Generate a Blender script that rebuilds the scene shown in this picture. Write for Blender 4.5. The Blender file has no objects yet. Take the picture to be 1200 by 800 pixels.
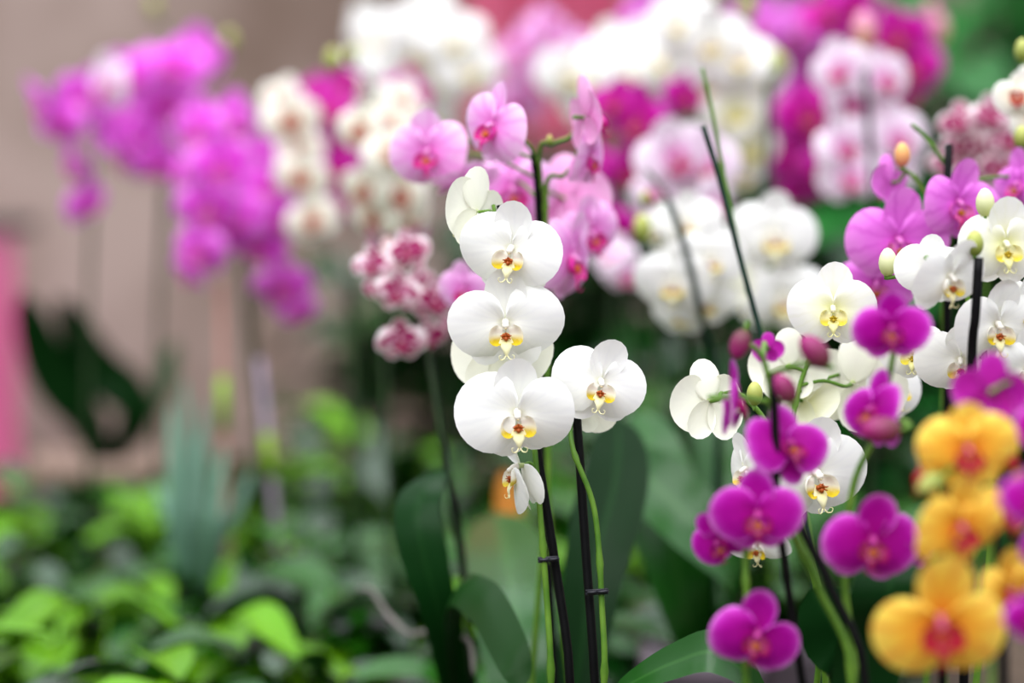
import bpy, math, random
from mathutils import Vector, Matrix, noise
random.seed(7)
PI = math.pi
C = bpy.context.scene.collection
S = bpy.context.scene

# ------------------------------------------------------------------ camera
F = 85 / 36 * 1200.0            # focal length in pixels of the 1200 wide frame
CAM = Vector((0, 0, 1.45))
PITCH = -math.atan(200 / F)
cd = bpy.data.cameras.new('camera'); cam = bpy.data.objects.new('camera', cd); C.objects.link(cam)
cam.location = CAM
cam.rotation_euler = (PI / 2 + PITCH, 0, 0)
cd.lens = 85; cd.sensor_width = 36; cd.clip_start = .05
cd.dof.use_dof = True; cd.dof.focus_distance = 1.785; cd.dof.aperture_fstop = 1.75
S.camera = cam
FWD = Vector((0, math.cos(PITCH), math.sin(PITCH))); RIGHT = Vector((1, 0, 0)); UP = RIGHT.cross(FWD)
CB = Matrix((RIGHT, UP, -FWD)).transposed()      # columns right, up, toward the viewer

DS = 1.0        # depth scale of the plant being built
def P(px, py, d):
    d = d * DS
    return CAM + d * (FWD + RIGHT * ((px - 600) / F) + UP * ((400 - py) / F))

# ------------------------------------------------------------------ sky and exposure
w = bpy.data.worlds.new('overcast'); S.world = w; w.use_nodes = True
nt = w.node_tree; nt.nodes.clear()
out = nt.nodes.new('ShaderNodeOutputWorld'); bg = nt.nodes.new('ShaderNodeBackground')
tc = nt.nodes.new('ShaderNodeTexCoord'); sp = nt.nodes.new('ShaderNodeSeparateXYZ')
rp = nt.nodes.new('ShaderNodeValToRGB'); rp.color_ramp.elements[0].position = .50; rp.color_ramp.elements[1].position = .92
rp.color_ramp.elements[0].color = (.05, .05, .05, 1); rp.color_ramp.elements[1].color = (.97, 1.0, 1.06, 1)
mr = nt.nodes.new('ShaderNodeMapRange'); mr.inputs[1].default_value = -1; mr.inputs[2].default_value = 1
nt.links.new(tc.outputs['Generated'], sp.inputs[0]); nt.links.new(sp.outputs['Z'], mr.inputs[0])
nt.links.new(mr.outputs[0], rp.inputs[0]); nt.links.new(rp.outputs[0], bg.inputs[0]); nt.links.new(bg.outputs[0], out.inputs[0])
bg.inputs[1].default_value = 2.1
sl = bpy.data.lights.new('sun', 'SUN'); sl.energy = 2.0; sl.angle = math.radians(60); sl.color = (1, .985, 1.0)
so = bpy.data.objects.new('sun', sl); C.objects.link(so); so.rotation_euler = (math.radians(29), math.radians(-12), 0)
S.view_settings.view_transform = 'Standard'; S.view_settings.look = 'None'; S.view_settings.gamma = 1
S.view_settings.exposure = .36
S.cycles.max_bounces = 8; S.cycles.transparent_max_bounces = 8

# ------------------------------------------------------------------ helpers
def srgb(r, g, b):
    f = lambda c: c / 12.92 if c <= .04045 else ((c + .055) / 1.055) ** 2.4
    return (f(r / 255), f(g / 255), f(b / 255), 1)

def mesh(name, verts, faces, mat=None, uv=None, col=None, smooth=True):
    me = bpy.data.meshes.new(name)
    me.from_pydata([tuple(v) for v in verts], [], faces)
    if uv:
        l = me.uv_layers.new(name='UVMap')
        for lp in me.loops: l.data[lp.index].uv = uv[lp.vertex_index]
    if col:
        a = me.color_attributes.new('Col', 'FLOAT_COLOR', 'POINT')
        for i, c in enumerate(col): a.data[i].color = (c[0], c[1], c[2], 1)
    if smooth:
        me.polygons.foreach_set('use_smooth', [True] * len(me.polygons))
    if mat: me.materials.append(mat)
    me.update()
    return me

def link(name, data, parent=None, loc=None, mat=None):
    o = bpy.data.objects.new(name, data); C.objects.link(o)
    if parent: o.parent = parent
    if loc is not None: o.location = loc
    return o

def thing(name, label, cat, loc, group=None):
    o = link(name, None, None, loc)
    o.empty_display_size = .05
    o['label'] = label; o['category'] = cat
    if group: o['group'] = group
    return o

class MB:
    """collects several shapes into one mesh"""
    def __init__(s): s.v = []; s.f = []; s.uv = []; s.c = []
    def add(s, v, f, uv=None, c=(1, 1, 1)):
        n = len(s.v); s.v += [Vector(q) for q in v]; s.f += [tuple(i + n for i in q) for q in f]
        s.uv += uv if uv else [(0, 0)] * len(v)
        s.c += c if isinstance(c, list) else [c] * len(v)
    def build(s, name, mat, smooth=True): return mesh(name, s.v, s.f, mat, s.uv, s.c, smooth)
    def box(s, x0, y0, z0, x1, y1, z1, c=(1, 1, 1)):
        v = [(x, y, z) for z in (z0, z1) for y in (y0, y1) for x in (x0, x1)]
        s.add(v, [(0, 2, 3, 1), (4, 5, 7, 6), (0, 1, 5, 4), (2, 6, 7, 3), (0, 4, 6, 2), (1, 3, 7, 5)], None, c)

def spline(pts, n):
    pts = [Vector(p) for p in pts]
    if len(pts) == 2: return [pts[0].lerp(pts[1], i / n) for i in range(n + 1)]
    q = [2 * pts[0] - pts[1]] + pts + [2 * pts[-1] - pts[-2]]
    res = []
    for i in range(1, len(q) - 2):
        for k in range(n):
            t = k / n; a, b, c, d = q[i - 1], q[i], q[i + 1], q[i + 2]
            res.append(.5 * ((2 * b) + (c - a) * t + (2 * a - 5 * b + 4 * c - d) * t * t + (3 * b - a - 3 * c + d) * t ** 3))
    res.append(pts[-1]); return res

def tube(mb, pts, r, sides=8, c=(1, 1, 1), bumps=None):
    """r: radius or function of 0..1"""
    n = len(pts); V = []; cols = []
    prev = None
    for i, p in enumerate(pts):
        t = (pts[min(i + 1, n - 1)] - pts[max(i - 1, 0)])
        if t.length < 1e-9: t = Vector((0, 0, 1))
        t.normalize()
        if prev is None: a = t.orthogonal().normalized()
        else:
            a = prev - t * prev.dot(t)
            a = a.normalized() if a.length > 1e-6 else t.orthogonal().normalized()
        prev = a; b = t.cross(a)
        rr = r(i / (n - 1)) if callable(r) else r
        if bumps and i in bumps: rr *= 1.35
        for k in range(sides):
            g = 2 * PI * k / sides
            V.append(p + (a * math.cos(g) + b * math.sin(g)) * rr)
        cols += [c(i / (n - 1)) if callable(c) else c] * sides
    fs = []
    for i in range(n - 1):
        for k in range(sides):
            k2 = (k + 1) % sides
            fs.append((i * sides + k, i * sides + k2, (i + 1) * sides + k2, (i + 1) * sides + k))
    fs.append(tuple(range(sides))[::-1]); fs.append(tuple((n - 1) * sides + k for k in range(sides)))
    mb.add(V, fs, None, cols)

def blob(mb, cen, rx, ry, rz, c=(1, 1, 1), nu=10, nv=7, rot=None, fn=None):
    V = []; fs = []
    R = rot or Matrix.Identity(3)
    for j in range(nv + 1):
        f = PI * j / nv
        for i in range(nu):
            g = 2 * PI * i / nu
            q = Vector((math.sin(f) * math.cos(g), math.sin(f) * math.sin(g), math.cos(f)))
            if fn: q = fn(q, f, g)
            V.append(Vector(cen) + R @ Vector((q.x * rx, q.y * ry, q.z * rz)))
    for j in range(nv):
        for i in range(nu):
            i2 = (i + 1) % nu
            fs.append((j * nu + i, (j + 1) * nu + i, (j + 1) * nu + i2, j * nu + i2))
    mb.add(V, fs, None, c)

# ------------------------------------------------------------------ materials
def newmat(name):
    m = bpy.data.materials.new(name); m.use_nodes = True
    t = m.node_tree; t.nodes.clear()
    return m, t, t.nodes, t.links

def petal_mat(name, ramp, back, vein=None, vein_amt=0., vein_f=24., blotch=None, blotch_amt=0., blotch_s=3., trans=.24, rough=.5, backmix=.6):
    m, t, N, L = newmat(name)
    o = N.new('ShaderNodeOutputMaterial')
    uv = N.new('ShaderNodeUVMap'); uv.uv_map = 'UVMap'
    s = N.new('ShaderNodeSeparateXYZ'); L.new(uv.outputs[0], s.inputs[0])
    oi = N.new('ShaderNodeObjectInfo')
    nz = N.new('ShaderNodeTexNoise'); nz.inputs['Scale'].default_value = 4.0; nz.inputs['Detail'].default_value = 3
    L.new(uv.outputs[0], nz.inputs['Vector'])
    ad = N.new('ShaderNodeMath'); ad.operation = 'MULTIPLY_ADD'; ad.inputs[1].default_value = .10; ad.inputs[2].default_value = -.05
    L.new(nz.outputs['Fac'], ad.inputs[0])
    sm = N.new('ShaderNodeMath'); sm.operation = 'ADD'; L.new(s.outputs['Y'], sm.inputs[0]); L.new(ad.outputs[0], sm.inputs[1])
    r = N.new('ShaderNodeValToRGB')
    while len(r.color_ramp.elements) < len(ramp): r.color_ramp.elements.new(.5)
    for e, (p, c) in zip(r.color_ramp.elements, ramp): e.position = p
    for e, (p, c) in zip(r.color_ramp.elements, ramp): e.color = c
    L.new(sm.outputs[0], r.inputs[0])
    col = r.outputs[0]
    def mix(a, b, fac, const=None):
        x = N.new('ShaderNodeMix'); x.data_type = 'RGBA'
        L.new(a, x.inputs[6])
        if isinstance(b, tuple): x.inputs[7].default_value = b
        else: L.new(b, x.inputs[7])
        if const is not None: x.inputs[0].default_value = const
        else: L.new(fac, x.inputs[0])
        return x.outputs[2]
    if vein:
        # veins fan out from the base of the petal: bands of the angle coordinate, a little wavy
        a = N.new('ShaderNodeMath'); a.operation = 'MULTIPLY'; a.inputs[1].default_value = vein_f; L.new(s.outputs['X'], a.inputs[0])
        b = N.new('ShaderNodeMath'); b.operation = 'MULTIPLY_ADD'; b.inputs[1].default_value = 5.; L.new(nz.outputs['Fac'], b.inputs[0]); L.new(a.outputs[0], b.inputs[2])
        c = N.new('ShaderNodeMath'); c.operation = 'SINE'; L.new(b.outputs[0], c.inputs[0])
        d = N.new('ShaderNodeMapRange'); d.inputs[1].default_value = .35; d.inputs[2].default_value = 1; d.inputs[4].default_value = vein_amt
        L.new(c.outputs[0], d.inputs[0]); col = mix(col, vein, d.outputs[0])
    if blotch:
        n2 = N.new('ShaderNodeTexNoise'); n2.noise_dimensions = '4D'; n2.inputs['Scale'].default_value = blotch_s; n2.inputs['Detail'].default_value = 2
        L.new(uv.outputs[0], n2.inputs['Vector']); L.new(oi.outputs['Random'], n2.inputs['W'])
        d = N.new('ShaderNodeMapRange'); d.inputs[1].default_value = .45; d.inputs[2].default_value = .5; d.inputs[4].default_value = blotch_amt
        L.new(n2.outputs['Fac'], d.inputs[0])
        e = N.new('ShaderNodeMapRange'); e.inputs[1].default_value = 1.0; e.inputs[2].default_value = .72
        L.new(s.outputs['Y'], e.inputs[0])
        k = N.new('ShaderNodeMath'); k.operation = 'MULTIPLY'; L.new(d.outputs[0], k.inputs[0]); L.new(e.outputs[0], k.inputs[1])
        col = mix(col, blotch, k.outputs[0])
    ge = N.new('ShaderNodeNewGeometry')
    bf = N.new('ShaderNodeMath'); bf.operation = 'MULTIPLY'; bf.inputs[1].default_value = backmix; L.new(ge.outputs['Backfacing'], bf.inputs[0])
    col = mix(col, back, bf.outputs[0])
    p = N.new('ShaderNodeBsdfPrincipled'); L.new(col, p.inputs['Base Color']); p.inputs['Roughness'].default_value = rough
    p.inputs['Specular IOR Level'].default_value = .15
    tr = N.new('ShaderNodeBsdfTranslucent'); L.new(col, tr.inputs[0])
    mx = N.new('ShaderNodeMixShader'); mx.inputs[0].default_value = trans
    # fine relief of the veins
    wv = N.new('ShaderNodeMath'); wv.operation = 'MULTIPLY'; wv.inputs[1].default_value = 95; L.new(s.outputs['X'], wv.inputs[0])
    ws = N.new('ShaderNodeMath'); ws.operation = 'SINE'; L.new(wv.outputs[0], ws.inputs[0])
    bp = N.new('ShaderNodeBump'); bp.inputs['Strength'].default_value = .02; bp.inputs['Distance'].default_value = .002
    L.new(ws.outputs[0], bp.inputs['Height']); L.new(bp.outputs[0], p.inputs['Normal'])
    L.new(p.outputs[0], mx.inputs[1]); L.new(tr.outputs[0], mx.inputs[2]); L.new(mx.outputs[0], o.inputs[0])
    return m

def leaf_mat(name, base, rib, under, rough=.3, trans=.12, var=.25, spec=.5):
    m, t, N, L = newmat(name)
    o = N.new('ShaderNodeOutputMaterial')
    uv = N.new('ShaderNodeUVMap'); uv.uv_map = 'UVMap'
    s = N.new('ShaderNodeSeparateXYZ'); L.new(uv.outputs[0], s.inputs[0])
    nz = N.new('ShaderNodeTexNoise'); nz.inputs['Scale'].default_value = 3; nz.inputs['Detail'].default_value = 4; L.new(uv.outputs[0], nz.inputs['Vector'])
    a = N.new('ShaderNodeMath'); a.operation = 'SUBTRACT'; a.inputs[1].default_value = .5; L.new(s.outputs['X'], a.inputs[0])
    b = N.new('ShaderNodeMath'); b.operation = 'ABSOLUTE'; L.new(a.outputs[0], b.inputs[0])
    d = N.new('ShaderNodeMapRange'); d.inputs[1].default_value = .02; d.inputs[2].default_value = .07; d.inputs[3].default_value = .55; d.inputs[4].default_value = 0
    L.new(b.outputs[0], d.inputs[0])
    h = N.new('ShaderNodeHueSaturation'); h.inputs['Color'].default_value = base
    oi = N.new('ShaderNodeObjectInfo')
    v = N.new('ShaderNodeMapRange'); v.inputs[3].default_value = 1 - var; v.inputs[4].default_value = 1 + var; L.new(oi.outputs['Random'], v.inputs[0])
    vv = N.new('ShaderNodeMath'); vv.operation = 'MULTIPLY_ADD'; vv.inputs[1].default_value = .3; vv.inputs[2].default_value = -.15; L.new(nz.outputs['Fac'], vv.inputs[0])
    va = N.new('ShaderNodeMath'); va.operation = 'ADD'; L.new(v.outputs[0], va.inputs[0]); L.new(vv.outputs[0], va.inputs[1])
    L.new(va.outputs[0], h.inputs['Value'])
    x = N.new('ShaderNodeMix'); x.data_type = 'RGBA'; L.new(h.outputs[0], x.inputs[6]); x.inputs[7].default_value = rib; L.new(d.outputs[0], x.inputs[0])
    ge = N.new('ShaderNodeNewGeometry')
    y = N.new('ShaderNodeMix'); y.data_type = 'RGBA'; L.new(x.outputs[2], y.inputs[6]); y.inputs[7].default_value = under; L.new(ge.outputs['Backfacing'], y.inputs[0])
    p = N.new('ShaderNodeBsdfPrincipled'); L.new(y.outputs[2], p.inputs['Base Color']); p.inputs['Roughness'].default_value = rough; p.inputs['Specular IOR Level'].default_value = spec
    tr = N.new('ShaderNodeBsdfTranslucent'); L.new(y.outputs[2], tr.inputs[0])
    mx = N.new('ShaderNodeMixShader'); mx.inputs[0].default_value = trans
    L.new(p.outputs[0], mx.inputs[1]); L.new(tr.outputs[0], mx.inputs[2]); L.new(mx.outputs[0], o.inputs[0])
    return m

def attr_mat(name, rough=.45, spec=.35, trans=0.):
    m, t, N, L = newmat(name)
    o = N.new('ShaderNodeOutputMaterial'); a = N.new('ShaderNodeVertexColor'); a.layer_name = 'Col'
    p = N.new('ShaderNodeBsdfPrincipled'); L.new(a.outputs[0], p.inputs['Base Color']); p.inputs['Roughness'].default_value = rough; p.inputs['Specular IOR Level'].default_value = spec
    if trans:
        tr = N.new('ShaderNodeBsdfTranslucent'); L.new(a.outputs[0], tr.inputs[0])
        mx = N.new('ShaderNodeMixShader'); mx.inputs[0].default_value = trans
        L.new(p.outputs[0], mx.inputs[1]); L.new(tr.outputs[0], mx.inputs[2]); L.new(mx.outputs[0], o.inputs[0])
    else: L.new(p.outputs[0], o.inputs[0])
    return m

def noise_mat(name, c1, c2, scale=5., rough=.7, bump=0., detail=5, spec=.3, lo=.35, hi=.65):
    m, t, N, L = newmat(name)
    o = N.new('ShaderNodeOutputMaterial'); tcn = N.new('ShaderNodeTexCoord')
    n = N.new('ShaderNodeTexNoise'); n.inputs['Scale'].default_value = scale; n.inputs['Detail'].default_value = detail
    L.new(tcn.outputs['Object'], n.inputs['Vector'])
    r = N.new('ShaderNodeValToRGB'); r.color_ramp.elements[0].color = c1; r.color_ramp.elements[1].color = c2
    r.color_ramp.elements[0].position = lo; r.color_ramp.elements[1].position = hi
    L.new(n.outputs['Fac'], r.inputs[0])
    p = N.new('ShaderNodeBsdfPrincipled'); L.new(r.outputs[0], p.inputs['Base Color']); p.inputs['Roughness'].default_value = rough; p.inputs['Specular IOR Level'].default_value = spec
    if bump:
        b = N.new('ShaderNodeBump'); b.inputs['Strength'].default_value = bump; b.inputs['Distance'].default_value = .01; L.new(n.outputs['Fac'], b.inputs['Height']); L.new(b.outputs[0], p.inputs['Normal'])
    L.new(p.outputs[0], o.inputs[0])
    return m

LIP = attr_mat('lip_tissue', .4, .35, .2)
WHITE = srgb(248, 248, 246); CREAM = srgb(246, 245, 224); GREENW = srgb(226, 228, 178)
SCH = {}
def scheme(k, ramp, back, lip, **kw):
    SCH[k] = dict(mat=petal_mat('petal_' + k, ramp, back, **kw), lip=lip)
# lip = (side lobe, side stripe, callus, mid lobe, column)
scheme('white', [(0, srgb(236, 238, 205)), (.16, srgb(246, 246, 240)), (.5, WHITE), (1, WHITE)], srgb(240, 240, 216),
       (srgb(214, 188, 22), srgb(250, 248, 238), srgb(176, 84, 26), srgb(246, 240, 190), srgb(250, 246, 236)),
       vein=srgb(238, 238, 240), vein_amt=.3, vein_f=60)
scheme('cream', [(0, srgb(222, 224, 150)), (.3, srgb(240, 240, 205)), (.6, srgb(248, 248, 238)), (1, WHITE)], srgb(236, 236, 196),
       (srgb(226, 210, 70), srgb(244, 240, 190), srgb(190, 160, 30), srgb(240, 236, 170), srgb(246, 244, 214)),
       vein=srgb(238, 238, 216), vein_amt=.25, vein_f=60)
scheme('pink', [(0, srgb(214, 70, 170)), (.18, srgb(232, 130, 212)), (.5, srgb(236, 158, 226)), (1, srgb(246, 200, 240))], srgb(238, 176, 214),
       (srgb(200, 20, 130), srgb(214, 60, 160), srgb(220, 120, 40), srgb(196, 14, 124), srgb(232, 150, 210)),
       vein=srgb(222, 110, 205), vein_amt=.4, vein_f=40)
scheme('lavender', [(0, srgb(190, 40, 160)), (.2, srgb(214, 96, 206)), (.6, srgb(222, 112, 216)), (1, srgb(232, 140, 226))], srgb(224, 130, 214),
       (srgb(190, 20, 130), srgb(226, 120, 190), srgb(190, 110, 30), srgb(170, 10, 90), srgb(222, 120, 200)),
       vein=srgb(196, 70, 190), vein_amt=.45, vein_f=44)
scheme('magenta', [(0, srgb(176, 10, 130)), (.2, srgb(166, 4, 138)), (.72, srgb(172, 6, 154)), (.88, srgb(190, 40, 180)), (1, srgb(220, 130, 220))], srgb(180, 40, 160),
       (srgb(136, 4, 76), srgb(176, 30, 120), srgb(200, 110, 40), srgb(136, 4, 70), srgb(190, 60, 150)),
       vein=srgb(160, 0, 140), vein_amt=.35, vein_f=36)
scheme('plum', [(0, srgb(196, 20, 120)), (.3, srgb(190, 10, 140)), (.8, srgb(196, 20, 160)), (1, srgb(220, 90, 200))], srgb(196, 40, 150),
       (srgb(170, 10, 80), srgb(210, 80, 130), srgb(200, 120, 40), srgb(150, 6, 60), srgb(210, 90, 160)), vein=srgb(160, 0, 110), vein_amt=.35)
scheme('violet', [(0, srgb(220, 24, 196)), (.3, srgb(230, 52, 218)), (.65, srgb(236, 92, 228)), (1, srgb(246, 156, 244))], srgb(238, 120, 232),
       (srgb(200, 20, 150), srgb(236, 150, 210), srgb(210, 120, 90), srgb(190, 20, 150), srgb(240, 170, 230)), vein=srgb(206, 40, 200), vein_amt=.4)
scheme('rosewhite', [(0, srgb(206, 40, 150)), (.18, srgb(232, 140, 206)), (.38, srgb(242, 216, 240)), (1, srgb(248, 238, 248))], srgb(246, 216, 232),
       (srgb(190, 24, 120), srgb(236, 150, 200), srgb(206, 100, 60), srgb(184, 16, 110), srgb(236, 180, 220)), vein=srgb(232, 160, 214), vein_amt=.25, vein_f=36)
scheme('redeye', [(0, srgb(150, 30, 40)), (.24, srgb(180, 60, 50)), (.36, srgb(246, 238, 214)), (1, srgb(250, 250, 244))], srgb(240, 236, 214),
       (srgb(160, 30, 50), srgb(220, 120, 90), srgb(190, 90, 30), srgb(150, 30, 50), srgb(240, 210, 190)))
scheme('striped', [(0, srgb(176, 20, 100)), (.25, srgb(220, 130, 176)), (.55, srgb(246, 222, 234)), (1, srgb(252, 246, 246))], srgb(240, 214, 206),
       (srgb(160, 6, 96), srgb(196, 70, 140), srgb(180, 90, 70), srgb(150, 6, 84), srgb(236, 180, 206)),
       vein=srgb(190, 40, 120), vein_amt=.45, vein_f=24, blotch=srgb(160, 6, 92), blotch_amt=1, blotch_s=3.0)
scheme('yellow', [(0, srgb(200, 70, 30)), (.2, srgb(232, 150, 40)), (.55, srgb(242, 186, 60)), (1, srgb(250, 220, 96))], srgb(238, 196, 70),
       (srgb(170, 8, 44), srgb(190, 30, 60), srgb(190, 60, 40), srgb(160, 4, 36), srgb(206, 90, 130)),
       vein=srgb(224, 120, 40), vein_amt=.5, vein_f=40)

STEM = noise_mat('green_stem', srgb(66, 108, 26), srgb(98, 136, 44), 40, .45)
STEM_D = noise_mat('dark_green_stem', srgb(34, 58, 30), srgb(56, 80, 44), 40, .45)
STAKE = noise_mat('black_stake', srgb(8, 8, 9), srgb(14, 14, 15), 60, .5, spec=.1)
STAKE_G = noise_mat('green_stake', srgb(12, 36, 28), srgb(20, 48, 36), 60, .5, spec=.12)
CLIP = noise_mat('clip_plastic', srgb(24, 24, 30), srgb(40, 40, 48), 60, .35)
BARK = noise_mat('bark_chips', srgb(50, 34, 22), srgb(96, 70, 46), 60, .9, .8)
SOIL = noise_mat('soil', srgb(34, 24, 18), srgb(60, 44, 32), 80, .95, .8)
POTC = noise_mat('clear_green_pot', srgb(70, 78, 66), srgb(92, 100, 84), 8, .25)
POTB = noise_mat('black_pot', srgb(22, 22, 24), srgb(36, 36, 38), 8, .45)
POTM = noise_mat('mauve_pot', srgb(120, 108, 118), srgb(146, 132, 140), 6, .4)
POTT = noise_mat('taupe_pot', srgb(140, 116, 104), srgb(162, 136, 122), 6, .55)
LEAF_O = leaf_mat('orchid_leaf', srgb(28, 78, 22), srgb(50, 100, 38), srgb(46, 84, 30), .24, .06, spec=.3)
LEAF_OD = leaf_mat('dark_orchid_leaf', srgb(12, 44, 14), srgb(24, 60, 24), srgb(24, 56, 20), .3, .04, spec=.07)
LEAF_B = [leaf_mat('lime_leaf', srgb(84, 136, 6), srgb(110, 156, 26), srgb(84, 132, 20), .36, .12, .25, .2),
          leaf_mat('mid_green_leaf', srgb(28, 82, 8), srgb(52, 104, 22), srgb(42, 84, 18), .26, .1, .35, .4),
          leaf_mat('deep_green_leaf', srgb(12, 54, 12), srgb(28, 76, 26), srgb(30, 66, 24), .2, .08, .35, .6)]
LEAF_T = leaf_mat('shrub_leaf', srgb(36, 112, 44), srgb(60, 136, 66), srgb(58, 124, 60), .5, .2, .35, .3)

# ------------------------------------------------------------------ orchid flower
def fan(L, p, ang, nth, nt, z0, bow, side, wave, ph, t0=.05, tip=0., fold=0., base=(0, 0), mirror=1, skew=0., pup=None, keel=.02, tpow=4):
    """a petal as a fan of radial lines, outline r = L cos(theta)^p, in the flower's frame (x right, y up, z to the front)"""
    V = []; UV = []; fs = []
    tm = math.radians(87)
    ca, sa = math.cos(ang), math.sin(ang)
    for j in range(nt + 1):
        t = t0 + (1 - t0) * (j / nt) ** .85
        for i in range(nth + 1):
            q = -1 + 2 * i / nth
            th = tm * q
            pe = p if pup is None else (p + (pup - p) * min(1, max(0, th * 3 + .5)))
            r = L * max(math.cos(th), .02) ** pe * t
            r *= 1 + .022 * t * math.sin(3.2 * th + ph * 2)
            a = r * math.cos(th * .96); b = r * math.sin(th * .96) * mirror
            a += skew * b * .12
            z = z0 + L * (bow * math.sin(PI * min(t, 1) * .75) + side * (b / L) ** 2 * 1.6 + wave * t ** 3 * math.sin(3.3 * th + ph) + tip * t ** tpow * max(math.cos(th), 0))
            z -= L * keel * math.exp(-(th / .16) ** 2) * t * (1.15 - t)
            z += L * fold * abs(b / L)
            V.append(Vector((base[0] + a * ca - b * sa, base[1] + a * sa + b * ca, z)))
            UV.append((i / nth, t))
    for j in range(nt):
        for i in range(nth):
            k = j * (nth + 1) + i
            f = (k, k + nth + 1, k + nth + 2, k + 1)
            fs.append(f if mirror > 0 else f[::-1])
    # front side = +z
    return V, fs, UV

def orient(V, fs):
    a, b, c = [V[i] for i in fs[len(fs) // 2][:3]]
    n = (b - a).cross(c - a)
    return [f[::-1] for f in fs] if n.z < 0 else fs

def lip_mesh(name, sc, hi, rnd):
    side, stripe, callus, mid, colm = sc['lip']
    mb = MB()
    nu = 8 if hi else 5
    lerp = lambda a, b, t: tuple(a[i] * (1 - t) + b[i] * t for i in range(3))
    # middle lobe: runs forward and down, waisted, widening to an anchor shape, then a point
    V = []; fs = []; cc = []
    n = 9 if hi else 6
    prof = [.05, .06, .085, .11, .125, .115, .085, .06, .045, .02]
    for j in range(n + 1):
        t = j / n
        x = t * (len(prof) - 1); i0 = int(min(x, len(prof) - 2)); wd = prof[i0] + (prof[i0 + 1] - prof[i0]) * (x - i0)
        y = -.20 - .36 * t; z = .12 + .26 * math.sin(t * 1.9) - .06 * t
        for i in range(nu + 1):
            q = -1 + 2 * i / nu
            V.append(Vector((wd * q, y + .02 * q * q, z - .08 * wd / .12 * q * q)))
            cc.append(lerp(lerp(side, mid, min(1, t * 1.6)), stripe, .35 * abs(q)))
    for j in range(n):
        for i in range(nu):
            k = j * (nu + 1) + i; fs.append((k, k + nu + 1, k + nu + 2, k + 1))
    mb.add(V, fs, None, cc)
    # two side lobes: cupped shells standing up around the column, rim curving from its top down to the front
    nq = 9 if hi else 6
    for s in (-1, 1):
        V = []; fs = []; cc = []
        m = 6 if hi else 4
        rim = spline([Vector((.12, -.03, .15)), Vector((.235, -.06, .22)), Vector((.30, -.19, .28)), Vector((.27, -.33, .32)), Vector((.15, -.38, .30)), Vector((.08, -.34, .24))], 4)
        root = spline([Vector((.045, -.10, .07)), Vector((.06, -.22, .10)), Vector((.045, -.31, .16))], 4)
        pick = lambda l, f: l[int(f * (len(l) - 1))].lerp(l[min(int(f * (len(l) - 1)) + 1, len(l) - 1)], f * (len(l) - 1) % 1)
        for j in range(m + 1):
            t = j / m
            for i in range(nq + 1):
                q = i / nq
                p_ = pick(root, q).lerp(pick(rim, q), t)
                p_ = p_ + Vector((.05, 0, -.07)) * math.sin(PI * t)
                col = lerp(stripe, side, max(0, min(1, (-.20 - p_.y) / .10)))
                if t < .7 and (q * 6.3) % 1 < .4: col = lerp(col, callus, .16)
                V.append(Vector((s * p_.x, p_.y, p_.z))); cc.append(col)
        for j in range(m):
            for i in range(nq):
                k = j * (nq + 1) + i; f = (k, k + 1, k + nq + 2, k + nq + 1); fs.append(f if s > 0 else f[::-1])
        mb.add(V, fs, None, cc)
        # tendril at the tip of the middle lobe
        if hi:
            pts = [Vector((s * .015, -.55, .30)), Vector((s * .05, -.60, .33)), Vector((s * .11, -.60, .36)), Vector((s * .13, -.54, .37)), Vector((s * .09, -.52, .36))]
            tube(mb, spline(pts, 4), lambda t: .014 * (1 - t * .7), 5, mid)
    # callus: a star of bumps and points in the throat
    for (x, y, z, r) in ((-.04, -.225, .20, .042), (.04, -.225, .20, .042), (0, -.20, .22, .042), (0, -.265, .24, .04)):
        blob(mb, (x, y, z), r, r * 1.1, r, callus, 7, 5)
    for (x, y) in ((-.10, -.20), (.10, -.20), (-.085, -.265), (.085, -.265), (0, -.14)):
        tube(mb, [Vector((x * .3, -.225 + (y + .225) * .3, .22)), Vector((x * .75, -.225 + (y + .225) * .75, .27)), Vector((x, y, .28))], lambda t: .02 * (1 - .75 * t), 5, callus)
    return mb.build(name, LIP)

def column_mesh(name, sc):
    colm = sc['lip'][4]; mb = MB()
    # the column leans forward over the throat; behind it the short neck that joins the pedicel
    tube(mb, spline([Vector((0, -.01, -.16)), Vector((0, .0, -.04)), Vector((0, .0, .06)), Vector((0, -.02, .13)), Vector((0, -.045, .18))], 3),
         lambda t: .045 + .022 * math.sin(PI * min(1, t * 1.05)), 9, lambda t: tuple(colm[:3]) if t > .25 else (.42, .5, .2))
    blob(mb, (0, -.045, .185), .064, .06, .055, colm, 9, 6)
    blob(mb, (0, -.085, .215), .025, .025, .025, tuple(sc['lip'][0][i] * .5 + colm[i] * .5 for i in range(3)), 6, 5)
    return mb.build(name, LIP)

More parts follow.
